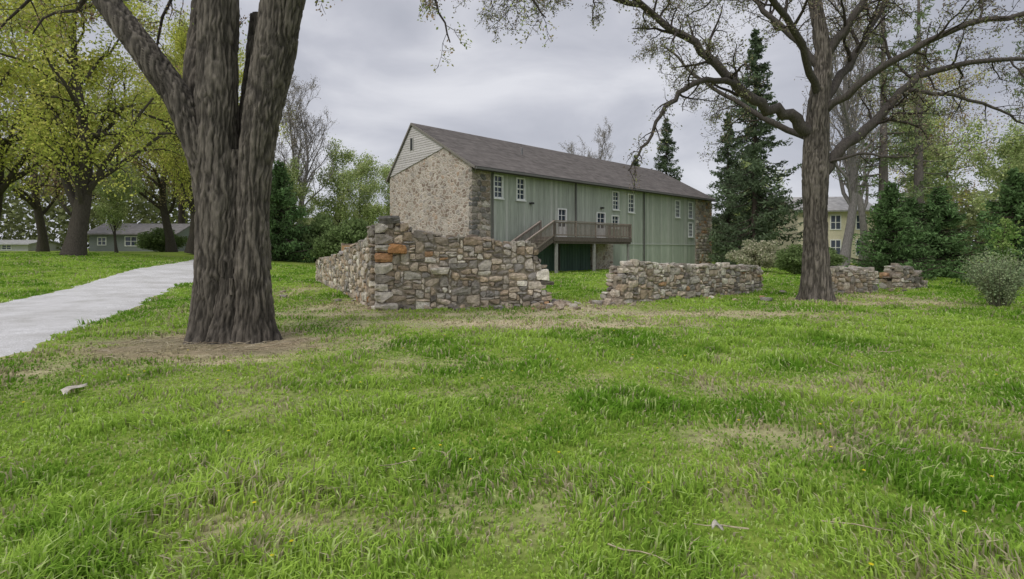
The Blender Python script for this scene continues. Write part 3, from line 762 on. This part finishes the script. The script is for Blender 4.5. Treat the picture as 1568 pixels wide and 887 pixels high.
def window(x0,x1,z0,z1,nx=2,nz=4,door=False):
    y0,y1=.0,.2;f=.085
    fr.box(x0,x0+f,y0,y1,z0,z1,W);fr.box(x1-f,x1,y0,y1,z0,z1,W)
    fr.box(x0+f,x1-f,y0,y1,z1-f,z1,W);fr.box(x0+f,x1-f,y0,y1,z0,z0+(f if not door else .7),W)
    zb=z0+(f if not door else .7)
    gl.box(x0+f,x1-f,.12,.14,zb,z1-f)
    for i in range(1,nx):
        xc=x0+f+(x1-x0-2*f)*i/nx;fr.box(xc-.02,xc+.02,.07,.118,zb,z1-f,W)
    for i in range(1,nz):
        zc=zb+(z1-f-zb)*i/nz;h=.02 if i!=nz//2 else .04;fr.box(x0+f,x1-f,.06,.115,zc-h,zc+h,W)
    if not door: fr.box(x0-.05,x1+.05,-.05,.0-.002,z0-.06,z0+.01,W)
for (a,b_,c_,d_) in ops: window(a,b_,c_,d_,2,4 if d_-c_>1.2 else 3)
for (a,b_,c_,d_) in doors: window(a,b_,c_,d_,2,3,True)
fr.build('window_frames',M_paint,B);gl.build('window_glass',M_glass,B)
mb=MB();ov=.45;rs=(Hr-He)/yr;rs2=(Hr-He)/(Wb-yr)
def roofslab(mb,ya,za,yb,zb,x0,x1,th,c): mb.prism([(ya,za),(yb,zb),(yb,zb+th),(ya,za+th)],x0,x1,c)
rc=(.165,.147,.135)
roofslab(mb,-ov,He-rs*ov+.03,yr,Hr+.03,-.12,Lb+.15,.10,rc)
roofslab(mb,yr+.001,Hr+.03,Wb+.25,He-rs2*.25+.03,-.12,Lb+.15,.10,rc)
n_=34
for i in range(n_):
    f0=i/n_;f1=(i+1)/n_;ya=-ov+(yr+ov)*f0;yb=-ov+(yr+ov)*f1
    za=He-rs*ov+.13+(Hr-He+rs*ov)*f0;zb=He-rs*ov+.13+(Hr-He+rs*ov)*f1
    x=-.12
    while x<Lb+.15:
        w=min(random.uniform(.6,1.6),Lb+.15-x)
        if w<.02: break
        c=np.array(rc)*random.uniform(.85,1.18)
        mb.add([[x,ya,za+.025],[x+w,ya,za+.025],[x+w,yb,zb+.003],[x,yb,zb+.003],[x,ya,za+.003],[x+w,ya,za+.003]],[[0,1,2,3],[4,5,1,0]],c);x+=w
mb.build('roof',M_roof,B)
mb=MB()
zt=He-rs*ov
mb.box(-.13,Lb+.16,-ov-.04,-ov-.003,zt-.1,zt+.13,(.07,.065,.06));mb.box(-.13,Lb+.16,-ov-.15,-ov-.045,zt-.04,zt+.08,(.16,.155,.15))
for (ya,za,yb,zb) in ((-ov,zt,yr,Hr),(yr,Hr,Wb+.25,He-rs2*.25)):
    mb.prism([(ya,za-.02),(yb,zb-.02),(yb,zb+.13),(ya,za+.13)],-.17,-.123,(.22,.2,.18))
mb.box(0,Lb,-ov,.0,He-.02-.12,He-.1,(.1,.1,.09))
mb.build('fascia_and_gutter',M_paint,B)
mb=MB()
for x in (1.55,9.5,18.4): mb.box(x,x+.09,-.12,-.03,.1 if x>10 else 2.4 if x>5 else .1,He-.2,(.13,.13,.12));mb.beam((x+.045,-.08,He-.2),(x+.045,-ov-.08,zt-.03),.08,.08,(.13,.13,.12))
mb.beam((7.5,3.2,8.0),(7.5,3.2,8.75),.1,.1,(.2,.2,.2));mb.box(4.9,5.1,-.22,.03,4.4,4.52,(.05,.05,.05));mb.box(12.55,12.75,-.2,.03,4.5,4.62,(.05,.05,.05))
mb.build('downspouts_and_lamps',M_metal,B)
mb=MB();WD=(.26,.215,.185);WD2=(.14,.115,.10)
x=5.0
while x<13.5: mb.box(x+.004,x+.136,-2.0,-.02,2.27,2.31,np.array(WD)*random.uniform(.8,1.2));x+=.14
mb.box(5.0,13.5,-2.04,-2.003,2.02,2.3,WD2);mb.box(4.96,4.997,-2.04,0,2.02,2.3,WD2);mb.box(13.503,13.54,-2.04,0,2.02,2.3,WD2)
for xx in np.arange(5.4,13.4,.5): mb.box(xx,xx+.04,-1.99,-.03,2.05,2.26,WD2)
for xx in (5.3,9.2,13.3):
    mb.box(xx-.09,xx+.09,-1.95,-1.82,-.1,1.876,(.34,.33,.31))
mb.box(5.0,13.5,-1.97,-1.8,1.88,2.018,WD2)
def rail(a,b_,h=1.0):
    a=np.array(a,float);b_=np.array(b_,float);L=np.linalg.norm(b_-a);up=np.array([0,0,1.])
    mb.beam(a+up*h,b_+up*h,.12,.05,np.array(WD)*1.25);mb.beam(a+up*(h-.1),b_+up*(h-.1),.04,.09,WD);mb.beam(a+up*.12,b_+up*.12,.04,.08,WD)
    n_=int(L/.13)
    for i in range(1,n_):
        p=a+(b_-a)*i/n_;mb.beam(p+up*.05,p+up*(h-.1),.035,.035,np.array(WD)*random.uniform(.8,1.15))
    n_=max(1,int(round(L/2)))
    for i in range(n_+1):
        p=a+(b_-a)*i/n_;mb.beam(p-up*.2,p+up*(h+.04),.1,.1,WD)
rail((5.0,-1.98,2.3),(13.5,-1.98,2.3));rail((13.48,-1.9,2.3),(13.48,-.1,2.3))
rail((5.0,-1.98,2.3),(.6,-1.98,.05));rail((5.0,-.85,2.3),(.6,-.85,.05))
n_=13
for i in range(n_):
    x=4.96-(i+1)*.34;z=2.3-(i+1)*.17
    mb.box(x,x+.33,-1.9,-.9,z-.04,z,WD)
mb.beam((5.0,-1.92,2.15),(.6,-1.92,-.1),.05,.28,WD2);mb.beam((5.0,-.88,2.15),(.6,-.88,-.1),.05,.28,WD2)
mb.build('deck_and_stairs',M_wood,B)
e=empty('wooden_landing',(-9.2,31.0,0),R(45));mb=MB()
mb.box(0,2.2,-1,1,.95,1.05,(.3,.24,.18))
for xx in (0.05,2.1):
    for yy_ in (-.95,.95): mb.box(xx-.06,xx+.06,yy_-.06,yy_+.06,-.1,1.9,(.32,.26,.2))
for yy_ in (-.95,.95):
    for zz in (1.4,1.8): mb.box(0,2.2,yy_-.03,yy_+.03,zz-.05,zz+.05,(.34,.28,.21))
mb.box(-.02,.03,-.9,.9,1.2,1.75,(.36,.22,.12))
mb.build('landing',M_wood,e)

# ------------------------------------------------------------------ other houses
def house(name,loc,rot,L,W_,H,Rh,wc,rc,wins,wmat=None):
    e=empty(name,loc,rot);mb=MB();mb.prism([(0,-.5),(W_,-.5),(W_,H),(W_/2,H+Rh-.05),(0,H)],0,L,wc);mb.build('walls',wmat or M_paint,e)
    mb=MB();s_=Rh/(W_/2)
    roofslab(mb,-.5,H-s_*.5,W_/2,H+Rh,-.4,L+.4,.15,rc);roofslab(mb,W_/2+.001,H+Rh,W_+.5,H-s_*.5,-.4,L+.4,.15,rc);mb.build('roof',M_roof,e)
    f=MB();gg=MB()
    for (x0,x1,z0,z1) in wins:
        f.box(x0-.1,x1+.1,-.06,-.01,z0-.1,z0,(.8,.8,.78));f.box(x0-.1,x1+.1,-.06,-.01,z1,z1+.1,(.8,.8,.78))
        f.box(x0-.1,x0,-.06,-.01,z0,z1,(.8,.8,.78));f.box(x1,x1+.1,-.06,-.01,z0,z1,(.8,.8,.78))
        xm=(x0+x1)/2;f.box(xm-.04,xm+.04,-.06,-.025,z0,z1,(.8,.8,.78));gg.box(x0,x1,-.02,-.005,z0,z1)
        zm=(z0+z1)/2;f.box(x0,xm-.04,-.06,-.025,zm-.03,zm+.03,(.8,.8,.78));f.box(xm+.04,x1,-.06,-.025,zm-.03,zm+.03,(.8,.8,.78))
    f.build('window_frames',M_paint,e);gg.build('window_glass',M_glass,e)
house('gray_cottage',(-49.5,64,1.2),R(6),9.5,7,2.1,1.2,(.23,.25,.245),(.2,.19,.19),[(4.0,5.2,.7,1.7),(5.5,6.4,.7,1.7),(1,1.8,.8,1.6)])
house('white_cottage',(-74,72,1.2),R(10),9,7,.9,.5,(.62,.61,.59),(.4,.4,.39),[(2,3,.25,.75),(6,7,.25,.75)])
house('cream_farmhouse',(30.3,58,0),R(-8),7.5,8,5.6,1.6,(.70,.64,.48),(.36,.35,.34),[(.8,1.7,.9,2.4),(3.3,4.2,.9,2.4),(5.8,6.7,.9,2.4),(.8,1.7,3.6,5),(3.3,4.2,3.6,5),(5.8,6.7,3.6,5)])

# ------------------------------------------------------------------ lawn litter
t=Tree();random.seed(31)
for (x,y,l) in ((1.75,3.1,.35),(2.9,4.6,.5),(3.6,4.2,.4),(-.7,4.0,.3),(.5,2.85,.35),(2.1,6.4,.45),(4.3,7.2,.5),(-3.8,4.1,.3),(1.3,3.0,.3),(-1.9,4.3,.35),(5.5,8.2,.5)):
    a=random.random()*6.28;P=[np.array([x,y,.05+float(gh(x,y))])];
    for k in range(4): a+=random.uniform(-.5,.5);P.append(P[-1]+np.array([math.cos(a)*l/4,math.sin(a)*l/4,random.uniform(-.005,.015)]))
    t.tube(P,[.005,.005,.004,.003,.002],5,(.42,.36,.24))
for i in range(170):
    x=TL[0]+random.gauss(0,1.0);y=TL[1]-.5+random.gauss(0,.65);a=random.random()*6.28;l=random.uniform(.08,.35)
    z=.03+float(gh(x,y));t.tube([(x,y,z),(x+math.cos(a)*l/2,y+math.sin(a)*l/2,z+.02),(x+math.cos(a)*l,y+math.sin(a)*l,z+.005)],[.004,.005,.002],4,random.choice([(.40,.34,.24),(.24,.19,.13),(.5,.44,.32)]))
mesh=mesh_np('fallen_twigs',np.concatenate(t.v),np.concatenate(t.f),np.concatenate(t.c),[M_bark],True);obj('fallen_twigs',mesh)
def flake(x,y,l,w,ang,name):
    n_=9;V=[];r=random
    for i in range(n_):
        f=i/(n_-1);ww=w*(math.sin(f*3.0+.15)**.6)*(r.uniform(.7,1.1));cx=(f-.5)*l;cy=.25*l*math.sin(f*3.5)*.5
        for s_ in (-1,0,1): V.append((cx+r.uniform(-.006,.006),cy+s_*ww/2,.075+(.015 if s_==0 else -.012)+.02*math.sin(f*5)))
    V=np.array(V);ca,sa=math.cos(ang),math.sin(ang);V=np.stack([V[:,0]*ca-V[:,1]*sa,V[:,0]*sa+V[:,1]*ca,V[:,2]],1)
    F=[[i*3+j,i*3+j+1,i*3+j+4,i*3+j+3] for i in range(n_-1) for j in range(2)]
    obj(name,mesh_np(name,V,np.array(F),np.tile((.6,.55,.47),(len(V),1)),[M_stone],True),loc=(x,y,float(gh(x,y))))
flake(-4.75,5.95,.5,.1,1.9,'bark_flake');flake(-1.83,3.95,.2,.05,2.2,'bark_flake.001');flake(1.12,2.98,.08,.03,.4,'bark_flake.002');flake(-4.0,3.25,.25,.05,.3,'bark_flake.003')
mb=MB()
for i in range(50):
    y=random.uniform(2.6,11);x=random.uniform(-.9,.9)*y;z=.075+float(gh(x,y));r_=.010+.0007*y
    V=[(x,y,z+.006)]+[(x+math.cos(a)*r_,y+math.sin(a)*r_,z) for a in np.linspace(0,6.283,9)[:-1]]
    mb.add(V,[[0,1+k,1+(k+1)%8,1+(k+2)%8] for k in range(0,8,2)],(.8,.66,.04))
    mb.beam((x,y,0),(x,y,z-.002),.003,.003,(.15,.25,.05))
mb.build('dandelion_flowers',M_leaf)

# ------------------------------------------------------------------ world, sun, camera
w=bpy.data.worlds.new('World');scene.world=w;w.use_nodes=True;nt=w.node_tree
bg=nt.nodes['Background'];sky=N(nt,'ShaderNodeTexSky');sky.sky_type='NISHITA';sky.sun_disc=False
sky.sun_elevation=R(50);sky.sun_rotation=R(215)
tc=N(nt,'ShaderNodeTexCoord')
mp=N(nt,'ShaderNodeMapping');mp.inputs['Scale'].default_value=(1,1,2.6)
nt.links.new(tc.outputs['Generated'],mp.inputs['Vector'])
no=N(nt,'ShaderNodeTexNoise');no.inputs['Scale'].default_value=2.3;no.inputs['Detail'].default_value=6;no.inputs['Roughness'].default_value=.5;no.inputs['Distortion'].default_value=.4
nt.links.new(mp.outputs['Vector'],no.inputs['Vector'])
cl=ramp(nt,no.outputs['Fac'],[(.34,(.40,.415,.475)),(.5,(.54,.55,.61)),(.66,(.74,.745,.79))])
sep=N(nt,'ShaderNodeSeparateXYZ');nt.links.new(tc.outputs['Generated'],sep.inputs[0])
hz=ramp(nt,sep.outputs['Z'],[(0,(1.12,1.12,1.12)),(.15,(1.0,1.0,1.0)),(.45,(1,1,1)),(.75,(1.55,1.55,1.55))])
c=mul(nt,cl,hz)
vm=N(nt,'ShaderNodeVectorMath',operation='SCALE');vm.inputs['Scale'].default_value=10.5
nt.links.new(c,vm.inputs[0])
mx=N(nt,'ShaderNodeMix',data_type='RGBA');mx.inputs['Factor'].default_value=.93
nt.links.new(sky.outputs[0],mx.inputs['A']);nt.links.new(vm.outputs[0],mx.inputs['B'])
nt.links.new(mx.outputs['Result'],bg.inputs['Color']);bg.inputs['Strength'].default_value=.1
sd=bpy.data.lights.new('sun','SUN');sd.energy=1.5;sd.angle=R(22);sd.color=(1,.96,.9)
so=bpy.data.objects.new('sun',sd);scene.collection.objects.link(so);so.rotation_euler=(R(40),0,R(-35))
cd=bpy.data.cameras.new('camera');cam=bpy.data.objects.new('camera',cd);scene.collection.objects.link(cam)
cam.location=(0,0,1.6);cam.rotation_euler=(R(90),0,0)
cd.sensor_width=36;cd.lens=36*837/1568;cd.shift_y=-63.5/1568;cd.clip_end=3000;cd.clip_start=.05
scene.camera=cam
scene.view_settings.view_transform='Standard';scene.view_settings.look='None';scene.view_settings.exposure=0
